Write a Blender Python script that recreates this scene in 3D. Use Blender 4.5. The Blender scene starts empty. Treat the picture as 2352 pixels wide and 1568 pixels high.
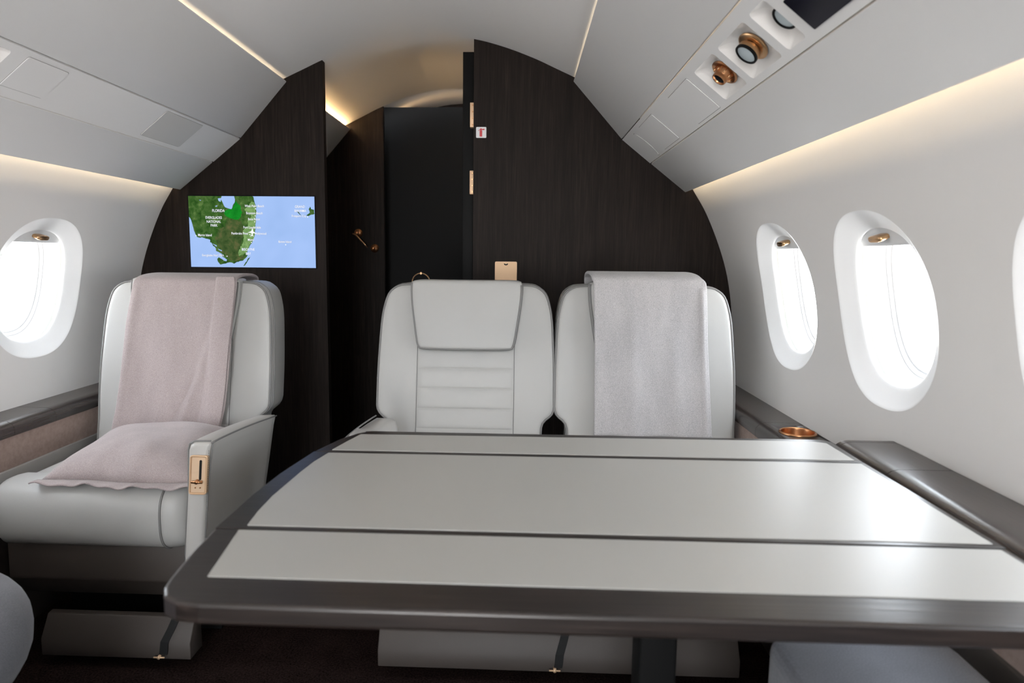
import bpy, math, random
from mathutils import Vector, Matrix
random.seed(7)
PI = math.pi
SC = bpy.context.scene
COL = SC.collection

# ------------------------------------------------------------------ materials
def new_mat(name):
    m = bpy.data.materials.new(name); m.use_nodes = True
    nt = m.node_tree; b = nt.nodes['Principled BSDF']
    return m, nt, b
def coords(nt, scale=(1, 1, 1)):
    tc = nt.nodes.new('ShaderNodeTexCoord'); mp = nt.nodes.new('ShaderNodeMapping')
    mp.inputs['Scale'].default_value = scale
    nt.links.new(tc.outputs['Object'], mp.inputs['Vector'])
    return mp.outputs['Vector']
def noise(nt, vec, scale, detail=4, rough=.55, dist=0):
    n = nt.nodes.new('ShaderNodeTexNoise')
    n.inputs['Scale'].default_value = scale; n.inputs['Detail'].default_value = detail
    n.inputs['Roughness'].default_value = rough; n.inputs['Distortion'].default_value = dist
    nt.links.new(vec, n.inputs['Vector']); return n.outputs['Fac']
def ramp(nt, fac, stops):
    r = nt.nodes.new('ShaderNodeValToRGB'); e = r.color_ramp.elements
    e[0].position, e[0].color = stops[0][0], (*stops[0][1], 1)
    e[1].position, e[1].color = stops[-1][0], (*stops[-1][1], 1)
    for p, c in stops[1:-1]:
        k = e.new(p); k.color = (*c, 1)
    nt.links.new(fac, r.inputs['Fac']); return r.outputs['Color']
def bump(nt, b, h, strength, dist=.002):
    bp = nt.nodes.new('ShaderNodeBump'); bp.inputs['Strength'].default_value = strength
    bp.inputs['Distance'].default_value = dist
    nt.links.new(h, bp.inputs['Height']); nt.links.new(bp.outputs['Normal'], b.inputs['Normal'])
def plain(name, col, rough=.5, metal=0., bs=0, bscale=300, spec=.5):
    m, nt, b = new_mat(name)
    b.inputs['Base Color'].default_value = (*col, 1); b.inputs['Roughness'].default_value = rough
    b.inputs['Metallic'].default_value = metal; b.inputs['Specular IOR Level'].default_value = spec
    v = coords(nt)
    if bs: bump(nt, b, noise(nt, v, bscale, 3), bs, .0006)
    else:
        c = ramp(nt, noise(nt, v, 6, 2), [(0, tuple(k*.985 for k in col)), (1, tuple(min(1, k*1.015) for k in col))])
        nt.links.new(c, b.inputs['Base Color'])
    return m
def leather(name, col, rough=.42):
    m, nt, b = new_mat(name); v = coords(nt)
    c = ramp(nt, noise(nt, v, 9, 3), [(.2, tuple(k*.96 for k in col)), (.8, col)])
    nt.links.new(c, b.inputs['Base Color']); b.inputs['Roughness'].default_value = rough
    vo = nt.nodes.new('ShaderNodeTexVoronoi'); vo.inputs['Scale'].default_value = 420
    nt.links.new(v, vo.inputs['Vector']); bump(nt, b, vo.outputs['Distance'], .12, .0006)
    return m
def wood(name, axis, a, bcol, rough=.33, spec=.5, bst=.25):
    m, nt, b = new_mat(name)
    s = [70, 70, 70]; s[axis] = 2.2
    v = coords(nt, tuple(s)); n1 = noise(nt, v, 1.0, 5, .6, .6)
    s2 = [260, 260, 260]; s2[axis] = 9
    v2 = coords(nt, tuple(s2)); n2 = noise(nt, v2, 1.0, 3, .5)
    mx = nt.nodes.new('ShaderNodeMath'); mx.operation = 'MULTIPLY'
    nt.links.new(n1, mx.inputs[0]); nt.links.new(n2, mx.inputs[1])
    c = ramp(nt, mx.outputs[0], [(.12, a), (.30, bcol), (.5, tuple(k*1.7 for k in bcol))])
    nt.links.new(c, b.inputs['Base Color'])
    b.inputs['Roughness'].default_value = rough; b.inputs['Specular IOR Level'].default_value = spec
    bump(nt, b, mx.outputs[0], bst, .0015)
    return m
def fabric(name, c1, c2, weave=900):
    m, nt, b = new_mat(name); v = coords(nt)
    n1 = noise(nt, v, weave, 2, .7); 
    v2 = coords(nt, (1, 1, .25)); n2 = noise(nt, v2, 14, 4)
    ad = nt.nodes.new('ShaderNodeMath'); ad.operation = 'MULTIPLY_ADD'; ad.inputs[1].default_value = .75
    sc = nt.nodes.new('ShaderNodeMath'); sc.operation = 'MULTIPLY'; sc.inputs[1].default_value = .25
    nt.links.new(n2, sc.inputs[0]); nt.links.new(n1, ad.inputs[0]); nt.links.new(sc.outputs[0], ad.inputs[2])
    nt.links.new(ramp(nt, ad.outputs[0], [(.3, c1), (.7, c2)]), b.inputs['Base Color'])
    b.inputs['Roughness'].default_value = .95; b.inputs['Specular IOR Level'].default_value = .15
    b.inputs['Sheen Weight'].default_value = .25
    bump(nt, b, n1, .35, .0012)
    return m
def emit(name, col, s):
    m = bpy.data.materials.new(name); m.use_nodes = True; nt = m.node_tree
    nt.nodes.remove(nt.nodes['Principled BSDF']); e = nt.nodes.new('ShaderNodeEmission')
    e.inputs['Color'].default_value = (*col, 1); e.inputs['Strength'].default_value = s
    nt.links.new(e.outputs[0], nt.nodes['Material Output'].inputs[0]); return m

M = {}
M['wall'] = plain('wall_lining', (.82, .805, .79), .62, bs=.05, bscale=500)
M['bin'] = plain('bin_lining', (.80, .798, .795), .5, bs=.04, bscale=500)
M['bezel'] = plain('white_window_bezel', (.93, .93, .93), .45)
M['reveal'] = plain('window_plastic', (.84, .84, .84), .45)
M['leather'] = leather('cream_leather', (.45, .446, .43))
M['piping'] = plain('grey_piping', (.20, .195, .19), .5)
M['taupe'] = leather('taupe_leather', (.062, .050, .043), .55)
M['seal'] = plain('grey_gap_shadow', (.36, .36, .33), .7)  # shade of the gap behind the window lip, put into the colour
M['sleeve'] = plain('window_sleeve', (.72, .72, .72), .5)
M['taupe_dark'] = leather('dark_taupe_leather', (.16, .135, .12), .5)
M['wood'] = wood('dark_oak', 2, (.0085, .0058, .0045), (.0172, .0120, .0098), .5, .1)
M['wood_y'] = wood('dark_oak_ledge', 1, (.014, .0105, .009), (.042, .032, .028), .27, .75)
M['wood_x'] = wood('dark_oak_table', 0, (.009, .0065, .0058), (.022, .0160, .0138), .30, .6)
M['inlay'] = plain('cream_table_inlay', (.42, .412, .385), .38, spec=1.)
M['inlay'].node_tree.nodes['Principled BSDF'].inputs['Coat Weight'].default_value = .0
M['inlay'].node_tree.nodes['Principled BSDF'].inputs['Coat Roughness'].default_value = .25
M['black'] = plain('black_lacquer', (.007, .007, .007), .5, spec=.1)
M['blackgap'] = plain('black_slot', (.004, .004, .004), .8)
M['brass'] = plain('brushed_brass', (.66, .41, .22), .32, 1.)
M['gold'] = plain('satin_gold', (.74, .50, .31), .5, .35)
M['gold_light'] = plain('pale_gold', (.85, .62, .42), .45, .2)
M['copper'] = plain('copper', (.55, .27, .13), .28, 1.)
M['suede'] = fabric('brown_suede', (.27, .19, .16), (.36, .265, .225), 60)
M['pink'] = fabric('pinkish_wool', (.28, .23, .226), (.52, .45, .443), 560)
M['grey'] = fabric('grey_wool', (.31, .30, .302), (.62, .60, .602), 500)
M['bluegrey'] = fabric('blue_grey_weave', (.13, .135, .155), (.235, .24, .275), 500)
M['carpet'] = fabric('dark_brown_carpet', (.002, .0014, .0012), (.036, .023, .0205), 200)
_b = M['carpet'].node_tree.nodes['Principled BSDF']; _b.inputs['Sheen Weight'].default_value = 0; _b.inputs['Specular IOR Level'].default_value = 0
M['lens'] = plain('frosted_lens', (.45, .52, .55), .15)
M['display'] = plain('dark_glass_display', (.010, .010, .018), .15, spec=.15)
M['grille'] = plain('speaker_mesh', (.60, .60, .59), .7, bs=.5, bscale=1200)
M['white'] = plain('white_sign', (.75, .75, .76), .4)
M['red'] = plain('red_pictogram', (.55, .02, .03), .4)
M['seam'] = plain('panel_seam', (.30, .295, .29), .6)
M['steel'] = plain('polished_steel', (.6, .6, .62), .2, 1.)
M['cove'] = emit('warm_led', (1., .78, .50), 26.)
M['cove_dim'] = emit('warm_led_galley', (1., .64, .30), 85.)
M['cove_far'] = emit('warm_led_vestibule', (1., .66, .34), 2.2)
# glass: thin pane that lets the daylight through
g = bpy.data.materials.new('window_glass'); g.use_nodes = True; nt = g.node_tree
nt.nodes.remove(nt.nodes['Principled BSDF'])
tr = nt.nodes.new('ShaderNodeBsdfTransparent'); gl = nt.nodes.new('ShaderNodeBsdfGlossy'); mx = nt.nodes.new('ShaderNodeMixShader')
gl.inputs['Roughness'].default_value = .03; mx.inputs[0].default_value = .06
tr.inputs['Color'].default_value = (.97, .98, .98, 1)
nt.links.new(tr.outputs[0], mx.inputs[1]); nt.links.new(gl.outputs[0], mx.inputs[2]); nt.links.new(mx.outputs[0], nt.nodes['Material Output'].inputs[0])
M['glass'] = g

# ------------------------------------------------------------------ object helpers
def root_of(o):
    while o.parent: o = o.parent
    return o
def mesh(name, V, F, mat, parent=None, smooth=True, sharp=None):
    org = root_of(parent).location if parent else Vector((0, 0, 0))
    me = bpy.data.meshes.new(name)
    me.from_pydata([(v[0]-org[0], v[1]-org[1], v[2]-org[2]) for v in V], [], [tuple(f) for f in F])
    me.validate(); me.update()
    if smooth:
        me.polygons.foreach_set('use_smooth', [True]*len(me.polygons))
        if sharp is not None: me.set_sharp_from_angle(angle=math.radians(sharp))
    o = bpy.data.objects.new(name, me); COL.objects.link(o)
    o.data.materials.append(M[mat] if isinstance(mat, str) else mat)
    if parent: o.parent = parent
    return o
def thing(name, label, cat, loc=(0, 0, 0), group=None):
    o = bpy.data.objects.new(name, None); COL.objects.link(o); o.location = loc
    o.empty_display_size = .05
    o['label'] = label; o['category'] = cat
    if group: o['group'] = group
    return o
def struct(o): o['kind'] = 'structure'; return o
def fixnormals(o):
    import bmesh
    bm = bmesh.new(); bm.from_mesh(o.data); bmesh.ops.remove_doubles(bm, verts=bm.verts, dist=1e-6)
    bmesh.ops.recalc_face_normals(bm, faces=bm.faces); bm.to_mesh(o.data); bm.free(); return o
def bevel(o, w, seg=3):
    m = o.modifiers.new('bevel', 'BEVEL'); m.width = w; m.segments = seg; m.limit_method = 'ANGLE'; m.angle_limit = math.radians(35)
    m.harden_normals = False; return o
def box(name, x0, x1, y0, y1, z0, z1, mat, parent=None, bv=0.):
    V = [(x, y, z) for x in (x0, x1) for y in (y0, y1) for z in (z0, z1)]
    F = [(0, 1, 3, 2), (4, 6, 7, 5), (0, 4, 5, 1), (2, 3, 7, 6), (0, 2, 6, 4), (1, 5, 7, 3)]
    o = mesh(name, V, F, mat, parent, smooth=bool(bv))
    if bv: bevel(o, bv)
    return o
def prism(name, poly, axis, a, b, mat, parent=None, bv=0., smooth=False, sharp=35):
    """poly: 2-D points in the two other axes (in xyz order), extruded along axis from a to b"""
    def P(p, t):
        return [(t, p[0], p[1]), (p[0], t, p[1]), (p[0], p[1], t)][axis]
    n = len(poly); V = [P(p, a) for p in poly] + [P(p, b) for p in poly]
    F = [tuple(range(n)), tuple(range(2*n-1, n-1, -1))] + [(i, (i+1) % n, n+(i+1) % n, n+i) for i in range(n)]
    o = mesh(name, V, F, mat, parent, smooth=smooth or bool(bv), sharp=sharp if not bv else None); fixnormals(o)
    if smooth and not bv: o.data.set_sharp_from_angle(angle=math.radians(sharp))
    if bv: bevel(o, bv)
    return o
def tube(name, pts, r, mat, parent=None, closed=False, n=8, add=None):
    V, F = ([], []) if add is None else add
    pts = [Vector(p) for p in pts]; L = len(pts); base = len(V)
    up = None
    for i, p in enumerate(pts):
        a = pts[(i-1) % L] if (closed or i > 0) else p
        c = pts[(i+1) % L] if (closed or i < L-1) else p
        t = (c-a).normalized()
        if up is None:
            up = Vector((0, 0, 1)) if abs(t.z) < .9 else Vector((1, 0, 0))
        s = t.cross(up).normalized(); up = s.cross(t).normalized()
        for k in range(n):
            w = 2*PI*k/n; V.append(tuple(p + s*math.cos(w)*r + up*math.sin(w)*r))
    for i in range(L if closed else L-1):
        for k in range(n):
            j = (i+1) % L
            F.append((base+i*n+k, base+i*n+(k+1) % n, base+j*n+(k+1) % n, base+j*n+k))
    if not closed:
        F.append(tuple(base+k for k in range(n))[::-1]); F.append(tuple(base+(L-1)*n+k for k in range(n)))
    if add is not None: return
    return mesh(name, V, F, mat, parent)
def lathe(name, prof, origin, axis, mat, parent=None, n=32, sharp=40):
    """prof: (radius, height along axis)"""
    ax = Vector(axis).normalized(); s = ax.orthogonal().normalized(); u = ax.cross(s)
    V, F = [], []
    for r, h in prof:
        for k in range(n):
            w = 2*PI*k/n; V.append(tuple(Vector(origin)+ax*h+(s*math.cos(w)+u*math.sin(w))*max(r, 1e-5)))
    for i in range(len(prof)-1):
        for k in range(n): F.append((i*n+k, i*n+(k+1) % n, (i+1)*n+(k+1) % n, (i+1)*n+k))
    o = mesh(name, V, F, mat, parent); o.data.set_sharp_from_angle(angle=math.radians(sharp)); return o
def catmull(pts, per=6, closed=True):
    out = []; n = len(pts)
    rng = range(n) if closed else range(n-1)
    for i in rng:
        if closed: p0, p1, p2, p3 = pts[(i-1) % n], pts[i], pts[(i+1) % n], pts[(i+2) % n]
        else: p0, p1, p2, p3 = pts[max(i-1, 0)], pts[i], pts[i+1], pts[min(i+2, n-1)]
        for k in range(per):
            t = k/per
            out.append(tuple(.5*((2*b)+(-a+c)*t+(2*a-5*b+4*c-d)*t*t+(-a+3*b-3*c+d)*t**3) for a, b, c, d in zip(p0, p1, p2, p3)))
    if not closed: out.append(tuple(pts[-1]))
    return out
def resample(pts, n, closed=True):
    P = list(pts)+([pts[0]] if closed else []); d = [0]
    for a, b in zip(P, P[1:]): d.append(d[-1]+math.dist(a, b))
    out = []; j = 0
    for k in range(n):
        t = d[-1]*k/(n if closed else n-1)
        while j < len(d)-2 and d[j+1] < t: j += 1
        f = (t-d[j])/max(d[j+1]-d[j], 1e-9); out.append(tuple(a+(b-a)*f for a, b in zip(P[j], P[j+1])))
    return out
def interp(x, xs, ys):
    if x <= xs[0]: return ys[0]
    for i in range(len(xs)-1):
        if x <= xs[i+1]: return ys[i]+(ys[i+1]-ys[i])*(x-xs[i])/(xs[i+1]-xs[i])
    return ys[-1]
def normals2(P):
    n = len(P); out = []
    area = sum(P[i][0]*P[(i+1) % n][1]-P[(i+1) % n][0]*P[i][1] for i in range(n)); sg = 1 if area > 0 else -1
    for i in range(n):
        a, b = P[(i-1) % n], P[(i+1) % n]; tx, tz = b[0]-a[0], b[1]-a[1]; l = math.hypot(tx, tz) or 1
        out.append((sg*tz/l, -sg*tx/l))
    return out
def puff(name, outline, front, back, mat, parent, tf, r=.014, bulge=.006, backr=.02):
    """upholstered slab; outline in (x,z); tf(x,dy,z)->world"""
    P = outline; N = normals2(P); n = len(P); V, F = [], []
    cx = sum(p[0] for p in P)/n; cz = sum(p[1] for p in P)/n
    rings = []
    def ring(ins, dy): return [(p[0]-q[0]*ins, dy, p[1]-q[1]*ins) for p, q in zip(P, N)]
    base_b = ring(backr, back); rings.append([(cx+(a-cx)*.02, d, cz+(c-cz)*.02) for a, d, c in base_b])
    rings.append([(cx+(a-cx)*.6, d, cz+(c-cz)*.6) for a, d, c in base_b])
    for a in (0, 30, 60, 90):
        w = math.radians(a); rings.append(ring(backr*(1-math.sin(w)), back-backr*(1-math.cos(w))))
    for a in (0, 18, 36, 54, 72, 90):
        w = math.radians(a); rings.append(ring(r*(1-math.cos(w)), front+r-r*math.sin(w)))
    inner = ring(r, front)
    for f in (.96, .88, .75, .55, .35, .15, .02):
        rings.append([(cx+(a-cx)*f, d-bulge*(1-f*f), cz+(c-cz)*f) for a, d, c in inner])
    for R_ in rings: V += [tf(*p) for p in R_]
    for i in range(len(rings)-1):
        for k in range(n): F.append((i*n+k, i*n+(k+1) % n, (i+1)*n+(k+1) % n, (i+1)*n+k))
    F.append(tuple(range(n))); F.append(tuple(range(len(V)-n, len(V))))
    o = mesh(name, V, F, mat, parent); fixnormals(o); return o
def grid(name, fn, nu, nv, mat, parent=None, closed_u=False, solid=0., sub=0):
    V, F = [], []
    for i in range(nu+1 if not closed_u else nu):
        for j in range(nv+1): V.append(tuple(fn(i/nu, j/nv)))
    U = nu if not closed_u else nu
    for i in range(U):
        for j in range(nv):
            a = i*(nv+1)+j; b = ((i+1) % nu if closed_u else i+1)*(nv+1)+j
            F.append((a, b, b+1, a+1))
    o = mesh(name, V, F, mat, parent)
    if solid:
        m = o.modifiers.new('thick', 'SOLIDIFY'); m.thickness = solid; m.offset = 1
    return o

# ------------------------------------------------------------------ cabin shell
PROF = [(0, 1.886), (.10, 1.882), (.2, 1.866), (.3, 1.838), (.4, 1.801), (.48, 1.765), (.546, 1.735), (.62, 1.70), (.70, 1.655), (.78, 1.60), (.85, 1.535), (.92, 1.455),
        (.97, 1.385), (1.012, 1.316), (1.062, 1.234), (1.113, 1.120), (1.150, 1.010), (1.172, .900), (1.1815, .80), (1.1795, .70), (1.166, .60), (1.14, .45), (1.11, .30), (1.09, .14), (1.08, 0.)]
FULL = catmull(PROF, 8, closed=False)
YB, YF = -2.3, 3.66           # rear and forward ends of the lining
BH = 2.68                     # bulkhead
iC = min(range(len(FULL)), key=lambda i: abs(FULL[i][0]-.85)+abs(FULL[i][1]-1.535))
WALLP = FULL[iC:]
arc = [0.]
for a, b in zip(WALLP, WALLP[1:]): arc.append(arc[-1]+math.dist(a, b))
def wall_pt(side, y, s, d=0.):
    x = interp(s, arc, [p[0] for p in WALLP]); z = interp(s, arc, [p[1] for p in WALLP])
    x2 = interp(s+.01, arc, [p[0] for p in WALLP]); z2 = interp(s+.01, arc, [p[1] for p in WALLP])
    x1 = interp(s-.01, arc, [p[0] for p in WALLP]); z1 = interp(s-.01, arc, [p[1] for p in WALLP])
    tx, tz = x2-x1, z2-z1; l = math.hypot(tx, tz); nx, nz = -tz/l, tx/l
    return (side*(x+nx*d), y, z+nz*d)
def s_at(z): return interp(-z, [-p[1] for p in WALLP], arc)
SC_W = (s_at(1.168)+s_at(.729))/2; HW, HS = .205, (s_at(.729)-s_at(1.168))/2
WY = [2.10, 1.55, .93, .33, -.27, -.87, -1.47]
S0, S1 = s_at(1.27), s_at(.64); CW = .26
NA = 192
def sup(th, a, b, e=2.35):
    c, s = math.cos(th), math.sin(th)
    return a*abs(c)**(2/e)*(1 if c >= 0 else -1), b*abs(s)**(2/e)*(1 if s >= 0 else -1)
def rect_pt(th, a, b0, b1):
    c, s = math.cos(th), math.sin(th)
    k = min(a/abs(c) if abs(c) > 1e-9 else 1e9, (b1 if s > 0 else b0)/abs(s) if abs(s) > 1e-9 else 1e9)
    return c*k, s*k
def win_ring(ins):
    return [sup(2*PI*k/NA, HW-ins, HS-ins*.97) for k in range(NA)]
for side, nm in ((-1, 'wall_left'), (1, 'wall_right')):
    V, F = [], []; FLAT = set()
    def patch(y0, y1, s0, s1, nu, nv, d=0.):
        b = len(V)
        for i in range(nu+1):
            for j in range(nv+1): V.append(wall_pt(side, y0+(y1-y0)*i/nu, s0+(s1-s0)*j/nv, d))
        FLAT.update(range(b, len(V)))
        for i in range(nu):
            for j in range(nv):
                a = b+i*(nv+1)+j; F.append((a, a+nv+1, a+nv+2, a+1))
    patch(YB, YF, 0, S0+.02, 24, 60, .0005); patch(YB, YF, S1-.02, arc[-1], 24, 90, .0005)
    edges = sorted(WY); prev = YB
    for yc in edges:
        patch(prev-.0, yc-CW+.018, S0-.002, S1+.002, 3, 120, .0007); prev = yc+CW-.018
    patch(prev, YF, S0-.002, S1+.002, 6, 120, .0007)
    for yc in edges:
        out = [rect_pt(2*PI*k/NA, CW, SC_W-S0, S1-SC_W) for k in range(NA)]
        # make the rectangle's corners exact
        for cx_, cs_ in ((CW, S1-SC_W), (-CW, S1-SC_W), (CW, -(SC_W-S0)), (-CW, -(SC_W-S0))):
            k = min(range(NA), key=lambda q: math.dist(out[q], (cx_, cs_))); out[k] = (cx_, cs_)
        o0 = win_ring(0); rings = []
        for f in (0, .25, .5, .75, .92): rings.append([(a[0]+(c[0]-a[0])*f, a[1]+(c[1]-a[1])*f, 0.) for a, c in zip(out, o0)])
        rings.append([(p[0], p[1], 0.) for p in win_ring(-.0)]); rings.append([(p[0], p[1], .0015) for p in win_ring(.003)])
        b = len(V)
        for R_ in rings: V += [wall_pt(side, yc+p[0], SC_W+p[1], p[2]) for p in R_]
        FLAT.update(range(b, b+6*NA))
        for i in range(len(rings)-1):
            for k in range(NA): F.append((b+i*NA+k, b+i*NA+(k+1) % NA, b+(i+1)*NA+(k+1) % NA, b+(i+1)*NA+k))
    o = mesh(nm, V, F, 'wall'); struct(o)
    me = o.data; nrm = [Vector(v.normal) for v in me.vertices]
    for v in me.vertices:
        if v.index in FLAT:
            i = min(range(len(WALLP)-1), key=lambda q: (WALLP[q][0]-abs(v.co.x))**2+(WALLP[q][1]-v.co.z)**2)
            a, b = WALLP[max(i-1, 0)], WALLP[i+1]; l = math.dist(a, b)
            nn = Vector((side*-(b[1]-a[1])/l, 0, (b[0]-a[0])/l)); nrm[v.index] = nn if nn.dot(v.normal) > 0 else -nn
    me.normals_split_custom_set_from_vertices(nrm)
# windows
wn = 0
for side in (-1, 1):
    for wi, yc in enumerate(WY):
        wn += 1
        w = bpy.data.objects.new('window_%d' % wn, None); COL.objects.link(w); w.location = wall_pt(side, yc, SC_W); w['kind'] = 'structure'
        def ring3(ins, d): return [wall_pt(side, yc+p[0], SC_W+p[1], d) for p in win_ring(ins)]
        V, F = [], []
        rr = [(.043, .048), (.045, .062), (.050, .076), (.056, .084), (.064, .088), (.067, .090), (.069, .094), (.076, .095), (.079, .098), (.082, .112)]
        for ins, d in rr: V += ring3(ins, d)
        for i in range(len(rr)-1):
            for k in range(NA): F.append((i*NA+k, i*NA+(k+1) % NA, (i+1)*NA+(k+1) % NA, (i+1)*NA+k))
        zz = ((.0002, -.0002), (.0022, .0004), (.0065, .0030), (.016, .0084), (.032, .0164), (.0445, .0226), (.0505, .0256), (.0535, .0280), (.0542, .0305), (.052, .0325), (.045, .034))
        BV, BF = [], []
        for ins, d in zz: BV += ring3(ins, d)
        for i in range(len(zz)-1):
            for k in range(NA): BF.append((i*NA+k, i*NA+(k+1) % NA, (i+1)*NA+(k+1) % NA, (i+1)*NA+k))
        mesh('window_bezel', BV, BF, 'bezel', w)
        o = mesh('window_frame', V, F, 'sleeve', w)
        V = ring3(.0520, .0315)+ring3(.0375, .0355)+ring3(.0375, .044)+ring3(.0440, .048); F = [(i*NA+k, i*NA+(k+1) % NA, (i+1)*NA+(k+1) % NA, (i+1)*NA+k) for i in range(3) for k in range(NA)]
        mesh('window_seal', V, F, 'seal', w)  # grey ring stands in for the shadow line between lip and sleeve
        for ia, da, ib, db in ((.0660, .0886, .0675, .0898), (.0765, .0948, .0785, .0965)):
            V = ring3(ia, da)+ring3(ib, db); mesh('gasket', V, [(k, (k+1) % NA, NA+(k+1) % NA, NA+k) for k in range(NA)], 'seam', w)
        V = ring3(.0815, .107); V.append(wall_pt(side, yc, SC_W, .107)); F = [(k, (k+1) % NA, NA) for k in range(NA)]
        mesh('window_pane', V, F, 'glass', w)
        if side < 0 and wi > 1:   # unseen left blinds drawn shut to block light, so the right side dominates
            V = ring3(.043, .038); V.append(wall_pt(side, yc, SC_W, .038)); mesh('window_shade', V, [(k, (k+1) % NA, NA) for k in range(NA)], 'reveal', w); continue
        if wi > 2: continue
        # blind drawn down a few centimetres
        V, F = [], []; n = 40
        for j in range(9):
            sv = -(HS-.043*.97)+.0005 + (.052)*j/8
            for i in range(n+1):
                hw = (HW-.043)*max(0., 1-(abs(sv)/(HS-.043*.97))**2.35)**(1/2.35)
                V.append(wall_pt(side, yc-hw+2*hw*i/n, SC_W+sv, .038))
        for j in range(8):
            for i in range(n): a = j*(n+1)+i; F.append((a, a+1, a+n+2, a+n+1))
        sh = mesh('window_shade', V, F, 'reveal', w); m = sh.modifiers.new('t', 'SOLIDIFY'); m.thickness = .003; m.offset = 0
        # brass pull: rounded bar standing off the blind
        V, F = [], []; nn = 20; ss = -(HS-.043)+.030
        prf = [(0, .037, .86), (0, .020, 1.), (0, .016, .97), (0, .0135, .86), (0, .0132, .0)]
        for _, d, k in prf:
            for q in range(nn):
                a = 2*PI*q/nn; dy, ds = sup(a, .027*k, .0075*k, 3.2)
                V.append(wall_pt(side, yc+dy, SC_W+ss+ds, d))
        for i in range(len(prf)-1):
            for q in range(nn): F.append((i*nn+q, i*nn+(q+1) % nn, (i+1)*nn+(q+1) % nn, (i+1)*nn+q))
        h = mesh('shade_handle', V, F, 'brass', sh, sharp=50)
# ceiling
CEIL = FULL[:iC+1]; CP = [(-p[0], p[1]) for p in CEIL[::-1]]+[(p[0], p[1]) for p in CEIL[1:]]
V, F = [], []
ys = [YB+(YF-YB)*i/60 for i in range(61)]
for y in ys:
    k = max(0., min(1., (y-2.70)/.5)); k = k*k*(3-2*k)
    for x, z in CP: V.append((x, y, z+.040*k*max(0, 1-abs(x)/.9)))
n = len(CP)
for i in range(len(ys)-1):
    for j in range(n-1): F.append((i*n+j, i*n+j+1, (i+1)*n+j+1, (i+1)*n+j))
struct(mesh('ceiling', V, F, 'wall'))
struct(box('floor', -1.15, 1.15, YB, 4.35, -.02, 0., 'carpet'))
# rear wall behind the viewpoint
def hull_poly(x0, x1, off=.0, ztop=None):
    """lower-left ... closed outline of the hull section between x0 and x1"""
    full = [(-p[0], p[1]) for p in FULL[::-1]]+[(p[0], p[1]) for p in FULL[1:]]
    pts = [(x, z) for x, z in full]
    def clip(P, inside, cut):
        out = []
        for a, b in zip(P, P[1:]+P[:1]):
            if inside(a): out.append(a)
            if inside(a) != inside(b): out.append(cut(a, b))
        return out
    def at(x): return lambda a, b: (x, a[1]+(b[1]-a[1])*(x-a[0])/(b[0]-a[0]))
    pts = clip(pts, lambda p: p[0] >= x0, at(x0)); pts = clip(pts, lambda p: p[0] <= x1, at(x1))
    return pts
DX = .42   # half-width of an opening added in the unseen rear partition for fill light
def panel_mesh(parts, y0, y1):
    V, F = [], []
    for poly in parts:
        b = len(V); n = len(poly); V += [(x, y0, z) for x, z in poly]+[(x, y1, z) for x, z in poly]
        F += [tuple(b+i for i in range(n)), tuple(b+2*n-1-i for i in range(n))]+[(b+i, b+(i+1) % n, b+n+(i+1) % n, b+n+i) for i in range(n)]
    return V, F
V, F = panel_mesh([hull_poly(-2, -DX), hull_poly(DX, 2)], YB-.02, YB+.01)
o = mesh('wall_back', V, F, 'wall', smooth=False); fixnormals(o); struct(o)

# dark oak bulkhead: two panels either side of the walkway
OL, OR = -.408, .171
V, F = panel_mesh([hull_poly(-2, OL), hull_poly(OR, 2)], BH, BH+.035)
o = mesh('wall_front', V, F, 'wood', smooth=False); fixnormals(o); struct(o)
# second bulkhead further forward, with its own opening, and the dark vestibule behind it
def lifted(poly): return [(x, z+(.040*max(0, 1-abs(x)/.9) if z > 1.3 else 0)) for x, z in poly]
V, F = panel_mesh([lifted(hull_poly(-2, -.372)), lifted(hull_poly(.62, 2))], YF, YF+.03)
o = mesh('wall_far', V, F, 'wood', smooth=False); fixnormals(o); struct(o)
o = prism('trim_1', [(x, z) for x, z in lifted(catmull([(-p[0], p[1]) for p in PROF[:5][::-1]]+[(p[0], p[1]) for p in PROF[1:7]], 6, False))] +
      [(x, z+.012) for x, z in lifted(catmull([(-p[0], p[1]) for p in PROF[:5][::-1]]+[(p[0], p[1]) for p in PROF[1:7]], 6, False))][::-1], 1, YF-.004, YF+.012, 'bin'); struct(o)
V, F = [], []
for y, dz in ((YF+.012, .03), (3.80, .05), (4.0, .06), (4.3, .06)):
    for x, z in lifted(CP): V.append((x, y, z+dz))
for i in range(3):
    for j in range(n-1) if False else range(len(CP)-1): F.append((i*len(CP)+j, i*len(CP)+j+1, (i+1)*len(CP)+j+1, (i+1)*len(CP)+j))
struct(mesh('ceiling_vestibule', V, F, 'wall'))
struct(box('door_1', -.9, .9, 3.86, 3.90, 0, 1.872, 'black'))
struct(prism('wall_vestibule', [(-1.2, 0), (1.2, 0), (1.2, 2.1), (-1.2, 2.1)], 1, 4.3, 4.33, 'wood'))
struct(box('wall_vestibule_left', -1.22, -1.18, YF, 4.33, 0, 2.1, 'wood')); struct(box('wall_vestibule_right', 1.18, 1.22, YF, 4.33, 0, 2.1, 'wood'))

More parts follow.
